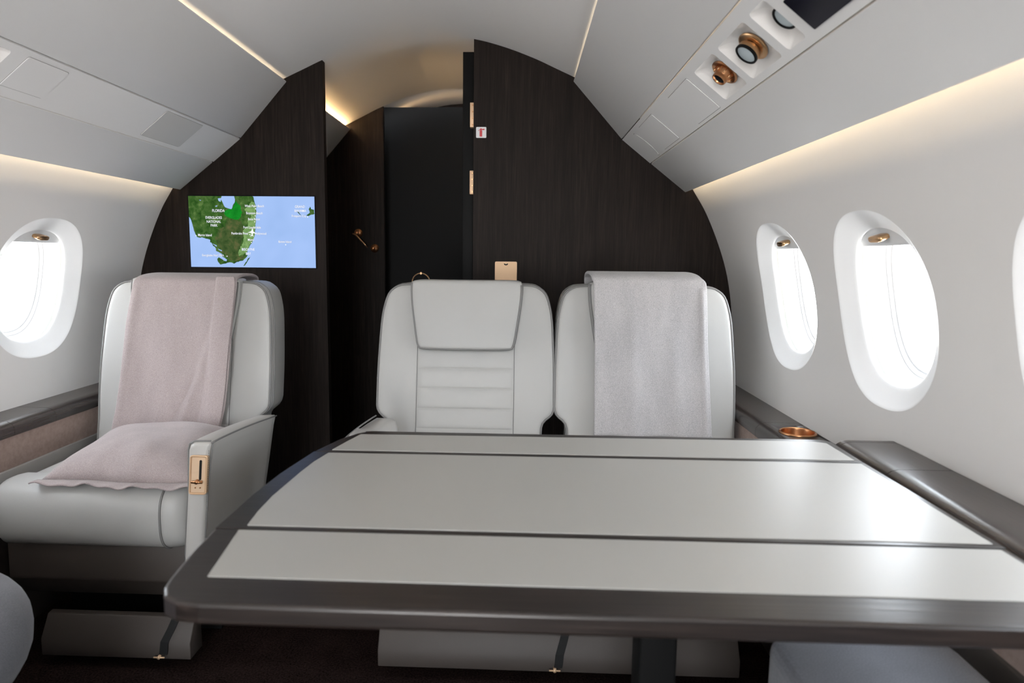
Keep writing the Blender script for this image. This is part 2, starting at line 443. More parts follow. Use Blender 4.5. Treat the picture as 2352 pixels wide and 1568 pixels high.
# ------------------------------------------------------------------ overhead bins
P1, P2, P3, P4 = (.546, 1.718), (.734, 1.506), (.845, 1.417), (.981, 1.31)
LEN = math.dist(P2, P3); EX, EZ = (P3[0]-P2[0])/LEN, (P3[1]-P2[1])/LEN; NX, NZ = -EZ, EX
def sp(side, y, t, d=0.): return (side*(P2[0]+EX*t+NX*d), y, P2[1]+EZ*t+NZ*d)
def slab(a, b, th, ga=.0015, gb=.0015):
    l = math.dist(a, b); e = ((b[0]-a[0])/l, (b[1]-a[1])/l); nn = (-e[1], e[0])
    a = (a[0]+e[0]*ga, a[1]+e[1]*ga); b = (b[0]-e[0]*gb, b[1]-e[1]*gb)
    return [a, b, (b[0]+nn[0]*th, b[1]+nn[1]*th), (a[0]+nn[0]*th, a[1]+nn[1]*th)]
def rrect(hx, hy, r, n=6):
    out = []
    for cx_, cy_, a0 in ((hx-r, hy-r, 0), (-hx+r, hy-r, 90), (-hx+r, -hy+r, 180), (hx-r, -hy+r, 270)):
        for k in range(n+1):
            a = math.radians(a0+90*k/n); out.append((cx_+r*math.cos(a), cy_+r*math.sin(a)))
    return out
POCK = {1: [(1.515, 1.671, .027, .125), (1.319, 1.482, .028, .125), (1.212, 1.288, .028, .124)], -1: [(1.345, 1.503, .020, .118)]}
def strip_mesh(name, side, ya, yb, pockets, parent):
    V, F = [], []
    def quad(y0, y1, t0, t1, dd=0.):
        b = len(V); V.extend([sp(side, y0, t0, dd), sp(side, y1, t0, dd), sp(side, y1, t1, dd), sp(side, y0, t1, dd)]); F.append((b, b+1, b+2, b+3))
    cuts = sorted(pockets); y = ya
    T0, T1 = .0018, LEN-.0018
    for (p0, p1, t0, t1) in cuts:
        quad(y, p0-.006, T0, T1); 
        cy, ct = (p0+p1)/2, (t0+t1)/2; hy, ht = (p1-p0)/2, (t1-t0)/2
        inner = rrect(hy, ht, .010); b = len(V); m = len(inner)
        outer = []
        for (u, v) in inner:
            # push out to the cell rectangle
            a0, b0 = hy+.006, (ct-T0 if v < 0 else T1-ct)
            k = min(a0/max(abs(u), 1e-6), b0/max(abs(v), 1e-6)); outer.append((u*k, v*k))
        for tgt in ((hy+.006, T1-ct), (-hy-.006, T1-ct), (hy+.006, -(ct-T0)), (-hy-.006, -(ct-T0))):
            q = min(range(m), key=lambda i: math.dist(outer[i], tgt)); outer[q] = tgt
        V.extend([sp(side, cy+u, ct+v) for u, v in outer]+[sp(side, cy+u, ct+v) for u, v in inner])
        for i in range(m): F.append((b+i, b+(i+1) % m, b+m+(i+1) % m, b+m+i))
        y = p1+.006
    quad(y, yb, T0, T1)
    for t in (T0, T1):
        b = len(V); V.extend([sp(side, ya, t), sp(side, yb, t), sp(side, yb, t, .02), sp(side, ya, t, .02)]); F.append((b, b+1, b+2, b+3))
    b = len(V); V.extend([sp(side, yb, T0), sp(side, yb, T1), sp(side, yb, T1, .02), sp(side, yb, T0, .02)]); F.append((b, b+1, b+2, b+3))
    o = mesh(name, V, F, 'bin', parent, smooth=False); return o
def bin_unit(side, ya, yb, label, pockets, group):
    b = thing('overhead_bin', label, 'overhead bin', (side*.75, (ya+yb)/2, 1.5), group)
    for nm, a, c, ga, gb in (('upper_panel', P1, P2, 0, .0018), ('lower_panel', P3, P4, .0018, 0)):
        poly = [(side*x, z) for x, z in slab(a, c, .012, ga, gb)]
        prism(nm, poly, 1, ya, yb, 'bin', b, bv=.003)
    strip_mesh('service_panel', side, ya, yb, pockets, b)
    # dark back of the gaps
    V = [sp(side, ya, -.02, .0225), sp(side, yb, -.02, .0225), sp(side, yb, .0, .0225), sp(side, ya, .0, .0225), sp(side, ya, LEN, .0225), sp(side, yb, LEN, .0225), sp(side, yb, LEN+.02, .0225), sp(side, ya, LEN+.02, .0225)]
    mesh('seam_backing', V, [(0, 1, 2, 3), (4, 5, 6, 7)], 'blackgap', b, smooth=False)
    return b
G = 'overhead bins along the cabin'
bin_unit(-1, YB+.02, BH-.002, 'white overhead bin along the left side, above the screen wall end', POCK[-1], G)
bin_unit(1, YB+.02, BH-.002, 'white overhead bin along the right side with brass lights and vent', POCK[1], G)
bin_unit(-1, BH+.04, YF-.003, 'short grey bin end seen through the walkway behind the dark wall', [], G)
bin_unit(1, BH+.04, YF-.003, 'short bin behind the dark wall, right of the walkway', [], G)
# cove lights behind the bin lips
def cove(side, at, ya, yb, mat, label, w=.006):
    x, z = at; t = thing('cove_light', label, 'light strip', (side*x, (ya+yb)/2, z), 'hidden warm cove light strips')
    prism('led_strip', [(side*(x-w/2), z), (side*(x+w/2), z), (side*(x+w/2), z+.003), (side*(x-w/2), z+.003)], 1, ya, yb, mat, t)
for side, s in ((-1, 'left'), (1, 'right')):
    cove(side, (.585, 1.690), YB+.05, BH-.01, 'cove', 'warm light strip hidden above the %s bin, washing the ceiling' % s)
    cove(side, (.945, 1.362), YB+.05, BH-.01, 'cove', 'warm light strip hidden under the %s bin, washing the window wall' % s)
    cove(side, (.580, 1.716), BH+.05, YF-.02, 'cove_dim', 'warm light strip above the %s bin beyond the dark wall' % s)
cove(-1, (.20, 1.875), YF+.38, YF+.40, 'cove_far', 'small warm light behind the top of the far door', .5)

def flat_plate(name, side, y0, y1, t0, t1, r, d0, d1, mat, parent):
    cy, ct = (y0+y1)/2, (t0+t1)/2; P = rrect((y1-y0)/2, (t1-t0)/2, r); m = len(P)
    V = [sp(side, cy+u, ct+v, d0) for u, v in P]+[sp(side, cy+u*.985, ct+v*.985, d1) for u, v in P]
    F = [tuple(range(m)), tuple(range(2*m-1, m-1, -1))]+[(i, (i+1) % m, m+(i+1) % m, m+i) for i in range(m)]
    o = mesh(name, V, F, mat, parent, smooth=False); fixnormals(o); return o
def service(name, label, cat, side, y0, y1, t0, t1, mat, r=.006, proud=.0012, group=None, gapm='piping'):
    t = thing(name, label, cat, sp(side, (y0+y1)/2, (t0+t1)/2), group)
    flat_plate('surround', side, y0-.0016, y1+.0016, t0-.0016, t1+.0016, r+.001, .0006, -.0004, gapm, t)
    flat_plate('cover' if cat != 'display' else 'glass', side, y0, y1, t0, t1, r, .0, -proud-.0004, mat, t); return t

t = thing('access_cover', 'oval white cover at the end of the right service strip, by the dark wall', 'cover', sp(1, 2.487, .074))
P = [(.030*math.cos(2*PI*k/40), .056*math.sin(2*PI*k/40)) for k in range(40)]
for nm, k, d, mt in (('surround', 1.05, -.0003, 'seam'), ('cover', 1., -.0012, 'bin')):
    V = [sp(1, 2.488+u*k, .077+v*k, .001) for u, v in P]+[sp(1, 2.488+u*k, .077+v*k, d) for u, v in P]
    F = [tuple(range(40)), tuple(range(79, 39, -1))]+[(i, (i+1) % 40, 40+(i+1) % 40, 40+i) for i in range(40)]
    fixnormals(mesh(nm, V, F, mt, t, smooth=False))
service('access_cover', 'square white flush cover on the right service strip, next to the oval cover', 'cover', 1, 2.156, 2.380, .018, .131, 'bin', gapm='seam')
service('access_cover', 'square white flush cover on the right service strip, beside the brass air vent', 'cover', 1, 1.727, 1.939, .023, .131, 'bin', gapm='seam')
service('speaker_grille', 'square grey speaker grille on the left service strip', 'speaker', -1, 2.140, 2.382, .010, .124, 'grille', gapm='seam')
service('access_cover', 'square white flush cover on the left service strip, upper left of the photo', 'cover', -1, 1.549, 1.688, .017, .112, 'bin', gapm='seam')
t = service('display_panel', 'dark glass display on the right service strip, cut by the top of the photo', 'display', 1, .90, 1.174, .053, .122, 'display', r=.003, proud=.003, gapm='bin')
# recesses with air vent and reading lights
def pocket(side, y0, y1, t0, t1, parent, dep=.020):
    cy, ct = (y0+y1)/2, (t0+t1)/2; hy, ht = (y1-y0)/2, (t1-t0)/2; V, F = [], []
    rs = [(0, 0., .010), (.0015, .002, .009), (.005, .008, .010), (.012, dep-.004, .014), (.020, dep, .012), (hy*.6, dep+.001, .008)]
    m = 28
    for ins, d, r in rs:
        P = rrect(hy-ins, max(ht-ins, .006), min(r, ht-ins-.001, hy-ins-.001)); V += [sp(side, cy+u, ct+v, d) for u, v in P]
    for i in range(len(rs)-1):
        for k in range(m): F.append((i*m+k, i*m+(k+1) % m, (i+1)*m+(k+1) % m, (i+1)*m+k))
    F.append(tuple(range(len(V)-m, len(V))))
    mesh('recess', V, F, 'pocket', parent)
    return cy, ct
M['pocket'] = plain('glossy_white_recess', (.82, .80, .78), .22)
def inward(side, tilt=0.):
    a = Vector((-side*NX, 0, -NZ)); return (a+Vector((0, -tilt, 0))).normalized()
p = POCK[1][0]; t = thing('air_vent', 'round brass air vent in a white recess on the right service strip', 'air vent', sp(1, 1.593, .076))
cy, ct = pocket(1, *p, t); O = sp(1, cy-.002, ct+.001, .019); A = inward(1, .12)
lathe('flange', [(.0, .001), (.030, .001), (.0325, .003), (.0325, .005), (.0295, .0065), (.026, .005), (.0235, .002), (.010, .002)], O, A, 'copper', t)
nz = lathe('nozzle', [(.021, .001), (.020, .009), (.0165, .016), (.0160, .020), (.0168, .022), (.0160, .0255), (.0140, .0258), (.0120, .023), (.011, .012), (.0, .011)], O, A, 'copper', t)
lathe('nozzle_bore', [(.0119, .0225), (.0105, .013), (0, .0125)], O, A, 'blackgap', nz)
for q in range(8):
    a = 2*PI*q/8; s = A.orthogonal().normalized(); u = A.cross(s); c = Vector(O)+(s*math.cos(a)+u*math.sin(a))*.0205
    tube('fin', [c+A*.003, c+A*.016], .0016, 'brass', nz, n=6)
for p, lb in ((POCK[1][1], 'brass reading light between the air vent and the cut-off light'), (POCK[1][2], 'brass reading light beside the dark display, cut off by its recess')):
    t = thing('reading_light', lb, 'reading light', sp(1, (p[0]+p[1])/2, .076), 'brass reading lights over the table')
    cy, ct = pocket(1, *p, t); last = p is POCK[1][2]; O = sp(1, 1.226 if last else cy, ct, .030 if last else .018); A = inward(1, .12)
    lathe('flange', [(.0, .001), (.031, .001), (.0325, .003), (.0325, .005), (.030, .007), (.021, .008)], O, A, 'brass', t)
    lathe('lamp_body', [(.024, .004), (.0185, .007), (.0185, .011), (.0225, .0125), (.0235, .014), (.0235, .022), (.0225, .023)], O, A, 'brass', t)
    lathe('lamp_rim', [(.0232, .0215), (.0238, .0225), (.0238, .026), (.0215, .0275), (.0195, .0265), (.0195, .0235)], O, A, 'black', t)
    lathe('lens', [(.0198, .0245), (.014, .0253), (.006, .0257), (0, .0258)], O, A, 'lens', t)
p = POCK[-1][0]; t = thing('reading_light', 'reading light in the left service strip, at the photo edge', 'reading light', sp(-1, (p[0]+p[1])/2, .07))
cy, ct = pocket(-1, *p, t); O = sp(-1, cy-.03, ct, .018); A = inward(-1, .12)
lathe('flange', [(.0, .001), (.031, .001), (.0325, .003), (.0325, .005), (.030, .007), (.021, .008)], O, A, 'brass', t)
lathe('lamp_body', [(.021, .004), (.0185, .007), (.0225, .012), (.0235, .022), (.0195, .026), (0, .0265)], O, A, 'brass', t)

# ------------------------------------------------------------------ side ledges
def ledge(side, label, ya, yb, ztop, xin, joints, suede=True, zs=.463):
    t = thing('side_ledge', label, 'ledge', (side*1.1, (ya+yb)/2, 0), 'side ledges under the windows')
    cuts = [ya]+list(joints)+[yb]
    r = .034
    for a, b in zip(cuts, cuts[1:]):
        poly = [(side*1.172, ztop), (side*(xin+r), ztop)]
        for k in range(1, 9):
            w = PI/2*k/8; poly.append((side*(xin+r-r*math.sin(w)), ztop-r*.72+r*.72*math.cos(w)))
        poly += [(side*(xin+.001), ztop-.040), (side*(xin+.006), ztop-.043), (side*1.172, ztop-.043)]
        o = prism('ledge_top', poly, 1, a+.0008, b-.0008, 'wood_y', t, smooth=True, sharp=40)
    if suede: box('suede_panel', *sorted((side*(xin+.010), side*(xin+.03))), ya, yb, zs, ztop-.043, 'suede', t)
    box('cream_panel', *sorted((side*(xin+.004), side*(xin+.03))), ya, yb, .33, zs, 'leather' if side < 0 else 'taupe', t, bv=.003)
    box('lower_panel', *sorted((side*(xin+.004), side*(xin+.03))), ya, yb, 0.0, .329, 'taupe', t)
    return t
ledge(-1, 'dark wooden ledge under the left windows beside the single armchair', YB+.02, BH-.004, .595, 1.043, (-1.2, -.2, .9, 1.80, 1.971))
LR = ledge(1, 'low dark wooden ledge beside the blanket seat, holding the cup holder', 1.4785, BH-.004, .595, 1.040, (1.95,))
ledge(1, 'raised dark wooden ledge along the right end of the table', YB+.02, 1.478, .672, 1.043, (-1.2, 0., 1.27, 1.462), zs=.50)
def bore(o, cutter):
    m = o.modifiers.new('b', 'BOOLEAN'); m.operation = 'DIFFERENCE'; m.object = cutter; m.solver = 'EXACT'
    bpy.context.view_layer.update(); me = bpy.data.meshes.new_from_object(o.evaluated_get(bpy.context.evaluated_depsgraph_get()))
    o.modifiers.clear(); o.data = me; bpy.data.objects.remove(cutter)
tops = [c for c in LR.children if c.name.startswith('ledge_top')]
for c in tops:
    if min((c.matrix_basis @ v.co).y for v in c.data.vertices)+LR.location.y < 1.80: bore(c, lathe('cutter', [(0, -.06), (.0425, -.06), (.0425, .05), (0, .05)], (1.115, 1.838, .595), (0, 0, 1), 'black', n=64))
t = thing('cup_holder', 'round copper cup holder sunk into the low right ledge', 'cup holder', (1.115, 1.838, .595))
lathe('rim', [(.0415, -.001), (.0425, .003), (.045, .0045), (.0475, .003), (.048, .0005)], (1.115, 1.838, .595), (0, 0, 1), 'copper', t, n=48)
lathe('bowl', [(.0420, .003), (.0410, -.002), (.0400, -.030), (.036, -.040), (0, -.0405)], (1.115, 1.838, .595), (0, 0, 1), 'copper', t, n=48)

# ------------------------------------------------------------------ armchairs
LEAN = .2
def chair(cx, label, notch_l, notch_r, arms, flap=True):
    C0 = (cx, 2.15, 0); t = thing('cabin_seat', label, 'seat', C0, 'cream leather seats facing the table')
    def tf(x, dy, z): return (cx+x, 2.15+dy+LEAN*(z-.76), z)
    side = [(.10, .974), (.20, .973), (.232, .964), (.255, .943), (.268, .905), (.276, .856), (.281, .77), (.284, .69), (.2845, .61)]
    no = side+[(.2845, .588), (.280, .570), (.268, .556), (.254, .545), (.246, .530), (.244, .50), (.243, .45), (.20, .44)]
    pl = side[:-1]+[(.283, .60), (.280, .53), (.277, .45), (.24, .44)]
    R_ = no if notch_r else pl; L_ = no if notch_l else pl
    out = resample(catmull(R_+[(0, .438)]+[(-x, z) for x, z in L_[::-1]]+[(0, .974)], 8), 150)
    puff('backrest', out, 0., .15, 'leather', t, tf, r=.016, bulge=.004, backr=.03)
    N = normals2(out)
    tube('piping', [tf(p[0]-q[0]*.0035, .0045, p[1]-q[1]*.0035) for p, q in zip(out, N)], .0034, 'piping', t, closed=True)
    tube('piping', [tf(p[0]-q[0]*.0005, .030, p[1]-q[1]*.0005) for p, q in zip(out, N)], .0022, 'piping', t, closed=True)
    # stitched centre panel with horizontal channels
    zl = [.445, .521, .583, .646, .707, .769, .82]
    V, F = [], []; xs = [-.1535, -.152, -.147, -.138, -.12, -.06, 0, .06, .12, .138, .147, .152, .1535]
    rows = []
    for a, b in zip(zl, zl[1:]):
        for u in (0, .02, .05, .12, .25, .5, .75, .88, .95, .98): rows.append((a+(b-a)*u, 1-abs(2*u-1)**7))
    rows.append((zl[-1], 0))
    for z, h in rows:
        for x in xs:
            e = 1-(abs(x)/.1535)**14
            V.append(tf(x, -.0035-.0032*h*max(e, 0)**.6, z))
    m = len(xs)
    for i in range(len(rows)-1):
        for j in range(m-1): F.append((i*m+j, i*m+j+1, (i+1)*m+j+1, (i+1)*m+j))
    mesh('centre_panel', V, F, 'leather', t)
    # thin seams outlining the panel
    for sx in (-1, 1): tube('seam', [tf(sx*.1545, -.0036, .46+.35*k/10) for k in range(11)], .0011, 'piping', t, n=6)
    # head cushion hanging over the top edge
    fo = [(-.05, .986), (.05, .986), (.14, .986), (.168, .983), (.1765, .972), (.1745, .92), (.166, .857), (.157, .80), (.151, .779), (.138, .770), (.07, .7675)]
    fo = resample(catmull(fo+[(0, .767)]+[(-x, z) for x, z in fo[2:][::-1]], 8), 110)
    hc = puff('head_cushion', fo, -.034, .06, 'leather', t, tf, r=.013, bulge=.004, backr=.03)
    N = normals2(fo); i0 = [i for i, p in enumerate(fo)]
    def edge(dy, ins, r):
        pts = [tf(p[0]-q[0]*ins, dy, p[1]-q[1]*ins) for p, q in zip(fo, N) if p[1] < .981]
        # order so that the open run starts at one top corner
        k = max(range(len(pts)), key=lambda i: math.dist(pts[i], pts[i-1])); pts = pts[k:]+pts[:k]
        tube('piping', pts, r, 'piping', hc)
    edge(-.030, .003, .0032); edge(-.012, -.0005, .0022)
    # seat cushion and front roll
    xl, xr = (-.185 if arms and arms[0][0] < 0 else -.262, .245)
    box('seat_cushion', cx+xl, cx+xr, 1.69, 2.17, .33, .462, 'leather', t, bv=.03)
    V, F = [], []; ns = 40; secs = []
    for x, k, dy in ((xl-.0, .80, .02), (xl+.008, .92, .01), (xl+.03, 1., 0), (0, 1., 0), (.195, 1., 0), (.205, .995, .001), (.222, .985, .006), (.238, .95, .014), (.247, .88, .024), (.250, .7, .03)):
        ring = []
        for q in range(ns):
            a, b = sup(2*PI*q/ns, .085*k, .086*k, 2.7); V.append((cx+x, 1.685+dy*.9+a, .393+b))
        secs.append(x)
    for i in range(len(secs)-1):
        for q in range(ns): F.append((i*ns+q, i*ns+(q+1) % ns, (i+1)*ns+(q+1) % ns, (i+1)*ns+q))
    F.append(tuple(range(ns))); F.append(tuple(range(len(V)-ns, len(V))))
    ro = mesh('front_roll', V, F, 'leather', t); fixnormals(ro)
    ring = [(cx+.190, 1.685+sup(2*PI*q/60, .0862, .0872, 2.7)[0], .393+sup(2*PI*q/60, .0862, .0872, 2.7)[1]) for q in range(60)]
    tube('piping', ring, .0030, 'piping', ro, closed=True)
    # apron below the cushion
    prism('apron', [(1.650, .312), (1.648, .215), (1.700, .150), (2.1, .150), (2.1, .33), (1.66, .33)], 0, cx-.25, cx+.235, 'taupe', t, bv=.006)
    for sd, zt in arms:
        ox = .333 if sd > 0 else .247; yb = 0. if sd > 0 else -.085
        V, F = [], []; rows = []
        ysec = [1.592, 1.596, 1.606, 1.63, 1.70, 1.80, 1.90, 2.0, 2.028, 2.034]
        for y in ysec:
            f = (y-1.6)/.43; y = y+(yb if y > 1.75 else 0); top = zt+.607-.607-(.035*max(f, 0)**1.4)
            e = {1.592: .010, 1.596: .005, 1.606: .001}.get(y, 0); eb = .006 if f > 1.0 else 0
            e = max(e, eb); rd = .018 if y < 1.65 else .012
            bo = .052  # how far the outer face leans in at the bottom
            pts = [(ox-e, top-.004-e), (ox-.003-e, top-e), (ox-.046+e, top-.001-e), (ox-.058+e, top-.008-e), (ox-.063+e, top-.024), (ox-.070+e*.5, top-.12), (ox-.094+e*.5, .30), (ox-.094+e*.5, .20),
                   (ox-bo-e, .20), (ox-bo*.88-e, .30), (ox-bo*.42-e, top-.13), (ox-.006-e, top-.030)]
            rows.append([(cx+sd*x, y+(.022*max(0, (top-z))/.3 if y < 1.61 else 0), z) for x, z in pts])
        m = len(rows[0])
        for r_ in rows: V += r_
        for i in range(len(rows)-1):
            for k in range(m): F.append((i*m+k, i*m+(k+1) % m, (i+1)*m+(k+1) % m, (i+1)*m+k))
        F.append(tuple(range(m))); F.append(tuple(range(len(V)-m, len(V))))
        ar = mesh('armrest', V, F, 'arm' , t, smooth=True, sharp=50); fixnormals(ar); ar.data.set_sharp_from_angle(angle=math.radians(55))
        tube('piping', [(cx+sd*(ox+.001), y, zt-.0035-.035*max((y-1.6)/.43, 0)**1.4) for y in [1.594+(.44+yb)*k/20 for k in range(21)]], .0022, 'piping', ar, n=6)
        fr = rows[2]
        tube('piping', [Vector(fr[k])+Vector((sd*.001, -.004, 0)) for k in (0, 11, 10, 9, 8)], .0018, 'piping', ar, n=6)
        tube('piping', [Vector(fr[k])+Vector((-sd*.001, -.004, 0)) for k in (1, 2, 3, 4, 5, 6, 7)], .0024, 'piping', ar, n=6)
    return t, tf
M['arm'] = leather('arm_leather', (.50, .485, .46))
s1, tf1 = chair(-.722, 'single cream leather armchair with pink blanket and pillow under the screen', False, True, [(1, .607)])
s2, tf2 = chair(.188, 'cream leather seat with bare head cushion behind the table', True, True, [(-1, .624)])
s3, tf3 = chair(.752, 'cream leather seat by the right wall under the grey blanket', True, False, [])
# recline handle in the arm of the single armchair
hp = []
def armf(x, z, d=0.):   # front face of the arm, leaning back as it goes down
    return (x - (.607-z)*.115, 1.592+.022*(.607-z)/.3-d, z)
def plate(name, x0, x1, z0, z1, d0, d1, mat, parent, r=.004):
    P = rrect((x1-x0)/2, (z1-z0)/2, r, 4); cx_, cz_ = (x0+x1)/2, (z0+z1)/2; m = len(P)
    V = [armf(cx_+u, cz_+v, d0) for u, v in P]+[armf(cx_+u, cz_+v, d1) for u, v in P]
    F = [tuple(range(m)), tuple(range(2*m-1, m-1, -1))]+[(i, (i+1) % m, m+(i+1) % m, m+i) for i in range(m)]
    o = mesh(name, V, F, mat, parent, smooth=False); fixnormals(o); return o
pl_ = plate('control_plate', -.4385, -.3945, .470, .572, -.006, .0022, 'gold', s1, .006)
P = rrect(.0220, .0510, .006, 4); tube('plate_rim', [armf(-.4165+u*.93, .521+v*.97, .003) for u, v in P], .0022, 'gold', pl_, closed=True)
plate('plate_well', -.4335, -.3995, .476, .566, .0, .0026, 'gold_light', pl_, .003)
plate('handle_slot', -.4145, -.4085, .508, .560, .0, .0032, 'blackgap', pl_, .0028)
tube('recline_handle', [armf(-.4300, .5045, .010), armf(-.4030, .5045, .010)], .0036, 'copper', pl_, n=14)
tube('handle_stem', [armf(-.4175, .506, .001), armf(-.4165, .5045, .014)], .0048, 'copper', pl_, n=14)
for x in (-.4225, -.4105): tube('screw', [armf(x, .488, .0), armf(x, .488, .0042)], .0019, 'copper', pl_, n=10)
# stitching beside the arm's outer front seam
V, F = [], []
for k in range(44):
    z = .585-.006*k; a = Vector(armf(-.3935, z, .0006)); c = Vector(armf(-.3935, z-.0034, .0006)); tube('', [a, c], .0006, '', add=(V, F), n=4)
mesh('stitching', V, F, 'piping', s1)
# leg rests below the seats
def legrest(name, parent, x0, x1, slot):
    o = prism(name, [(1.60, .030), (1.60, .074), (1.632, .128), (1.650, .130), (1.665, .110), (1.665, .030)], 0, x0, x1, 'taupe', parent, bv=.003)
    V, F = [], []
    pts = [(slot+.016, 1.6295, .124), (slot+.010, 1.618, .104), (slot, 1.600, .078), (slot-.002, 1.5975, .055), (slot-.004, 1.5975, .045)]
    for a in pts:
        V += [(a[0]-.0105, a[1]-.0018, a[2]), (a[0]+.0105, a[1]-.0018, a[2])]
    F = [(2*i, 2*i+1, 2*i+3, 2*i+2) for i in range(len(pts)-1)]
    sl = mesh('latch_slot', V, F, 'blackgap', o, smooth=False); m = sl.modifiers.new('t', 'SOLIDIFY'); m.thickness = .0015
    la = tube('latch', [(slot-.026, 1.590, .0405), (slot+.002, 1.590, .0405)], .0022, 'gold', o, n=10)
    tube('latch_knob', [(slot-.012, 1.586, .0405), (slot-.012, 1.600, .0425)], .0042, 'gold', la, n=10)
    return o
legrest('leg_rest', s1, -.862, -.470, -.535)
box('seat_base', -.90, -.47, 1.78, 2.30, .012, .15, 'black', s1)
box('base_foot', -.86, -.50, 1.80, 2.28, 0., .012, 'black', s1)
db = thing('seat_base', 'wide grey base box with leg rest below the two right seats', 'seat base', (.47, 1.95, 0))
legrest('leg_rest', db, .012, .915, .470)
box('plinth', .03, .95, 1.82, 2.30, .0, .149, 'black', db)
for x in (.03, .44): tube('chrome_bolt', [(x, 1.66, .012), (x+.012, 1.66, .03)], .006, 'steel', db, n=10)

# ------------------------------------------------------------------ blankets and pillow
def blanket(name, label, tf, cxw, zs, xl, xr, mat, folds, seed, thick=.010, ztop=1.0, fronty=-.052, back=.205, zend=.62):
    rnd = random.Random(seed); ph = [rnd.uniform(0, 6) for _ in range(8)]
    # path: front bottom -> top -> over -> back
    path = []
    z0 = zs[-1]
    for k in range(40): z = z0+(ztop-.022-z0)*k/39; path.append((fronty, z))
    r = (back-fronty)/2; 
    for k in range(1, 16):
        a = PI*k/16; path.append(((fronty+back)/2-r*math.cos(a), ztop-.022+.022*math.sin(a)**.8))
    for k in range(14): path.append((back, ztop-.022-(ztop-.022-zend)*k/13))
    nu = 70; V, F = [], []
    for i in range(nu+1):
        u = i/nu
        for j, (dy, z) in enumerate(path):
            zz = z if j < 40 else ztop-.01
            a = interp(-zz, [-q for q in zs], xl); b = interp(-zz, [-q for q in zs], xr)
            w = 0.
            if j < 40:
                fz = (ztop-z)/(ztop-z0)
                w = -.004*(math.sin(u*9+ph[0]+fz*2)*fz+.5*math.sin(u*17+ph[1]-fz*3)*fz)-.0035*max(0, math.sin(u*5+ph[2]))*fz
                for (u0, v0, u1, v1, am, wd) in folds:
                    # distance to the fold segment in (u,fz)
                    px, pz = u-u0, fz-v0; dx, dz = u1-u0, v1-v0; tt = max(0, min(1, (px*dx+pz*dz)/(dx*dx+dz*dz)))
                    d = math.hypot(px-dx*tt, pz-dz*tt); w -= am*math.exp(-(d/wd)**2)
            if j >= 40: b -= .03*min(1, (j-39)/12)
            V.append(tf(a+(b-a)*u-cxw, dy+w, z+(.0015*math.sin(u*14+ph[3]) if j == 0 else 0)))
    n = len(path)
    for i in range(nu):
        for j in range(n-1): F.append((i*n+j, (i+1)*n+j, (i+1)*n+j+1, i*n+j+1))
    o = mesh(name, V, F, mat); o['label'] = label; o['category'] = 'blanket'; o['group'] = 'folded wool blankets over seat backs'
    m = o.modifiers.new('t', 'SOLIDIFY'); m.thickness = thick; m.offset = 0
    s = o.modifiers.new('s', 'SUBSURF'); s.levels = 1; s.render_levels = 1
    return o
b1 = blanket('blanket', 'pinkish beige wool blanket hanging over the single armchair back', tf1, -.722,
        [1.0, .98, .841, .677, .582, .505], [-.862, -.876, -.892, -.899, -.907, -.920], [-.545, -.540, -.550, -.556, -.562, -.577], 'pink',
        [(.86, .10, .83, .92, .010, .035), (.62, .95, .80, .45, .006, .03), (.05, .1, .03, .95, .004, .03), (.55, .90, .72, .62, -.003, .02)], 3, ztop=.993)
b2 = blanket('blanket', 'light grey wool blanket hanging over the rightmost seat back', tf3, .752,
        [1.008, .985, .785, .52], [.578, .586, .590, .590], [.920, .934, .936, .946], 'grey',
        [(.955, .12, .95, 1., .007, .02), (.35, .3, .33, 1., .003, .06), (.7, .4, .72, 1., .003, .06)], 5, ztop=1.012)
# folded-over layers lying on the blankets
def fold_band(parent, tf, cxw, pts, mat, dy=-.062, th=.006, lab=None):
    nu = 8; V, F = [], []
    for a, b, z in pts:
        for i in range(nu+1):
            u = i/nu; V.append(tf(a+(b-a)*u-cxw, dy-.004*math.sin(PI*u), z))
    for j in range(len(pts)-1):
        for i in range(nu): F.append((j*(nu+1)+i, j*(nu+1)+i+1, (j+1)*(nu+1)+i+1, (j+1)*(nu+1)+i))
    o = mesh('folded_edge', V, F, mat, parent); m = o.modifiers.new('t', 'SOLIDIFY'); m.thickness = th; m.offset = 0
    s = o.modifiers.new('s', 'SUBSURF'); s.levels = 1; s.render_levels = 1
    return o
fold_band(b1, tf1, -.722, [(-.607, -.545, .995), (-.605, -.541, .95), (-.614, -.548, .84), (-.620, -.556, .75), (-.612, -.557, .67), (-.620, -.562, .60), (-.626, -.566, .56), (-.635, -.575, .512)], 'pink')
# pillow on the armchair seat
V, F = [], []
nu, nv = 36, 36
def pil(u, v, top):
    yf = 1.640+.008*math.sin(u*7)*(1-v); yb = 2.075
    x0 = -.858+.0*v; x1 = -.462+.0*v
    # plan: edges pinch between the corners
    x = x0+(x1-x0)*u; y = yf+(yb-yf)*v
    pin = .016*math.sin(PI*v)*(1 if u < .5 else -1)*abs(2*u-1)
    x += pin-.085*v**1.3*(1-u)
    e = (1-abs(2*u-1)**2.6)*(1-abs(2*v-1)**2.8); h = max(e, 0)**.5
    wr = .004*math.sin(u*23+v*4)*math.exp(-(v/.25)**2)+.003*math.sin(u*11+v*9)
    z = .4845+(.080*h+wr*h if top else -.010*h)
    return (x, y, z)
for top in (1, 0):
    for i in range(nu+1):
        for j in range(nv+1): V.append(pil(i/nu, j/nv, top))
for b in (0, 1):
    o_ = b*(nu+1)*(nv+1)
    for i in range(nu):
        for j in range(nv): a = o_+i*(nv+1)+j; F.append((a, a+nv+1, a+nv+2, a+1) if b == 0 else (a, a+1, a+nv+2, a+nv+1))
pw = thing('pillow', 'pinkish beige pillow lying on the single armchair seat', 'pillow', (-.66, 1.86, .475))
o = mesh('pillow_body', V, F, 'pink', pw); fixnormals(o)
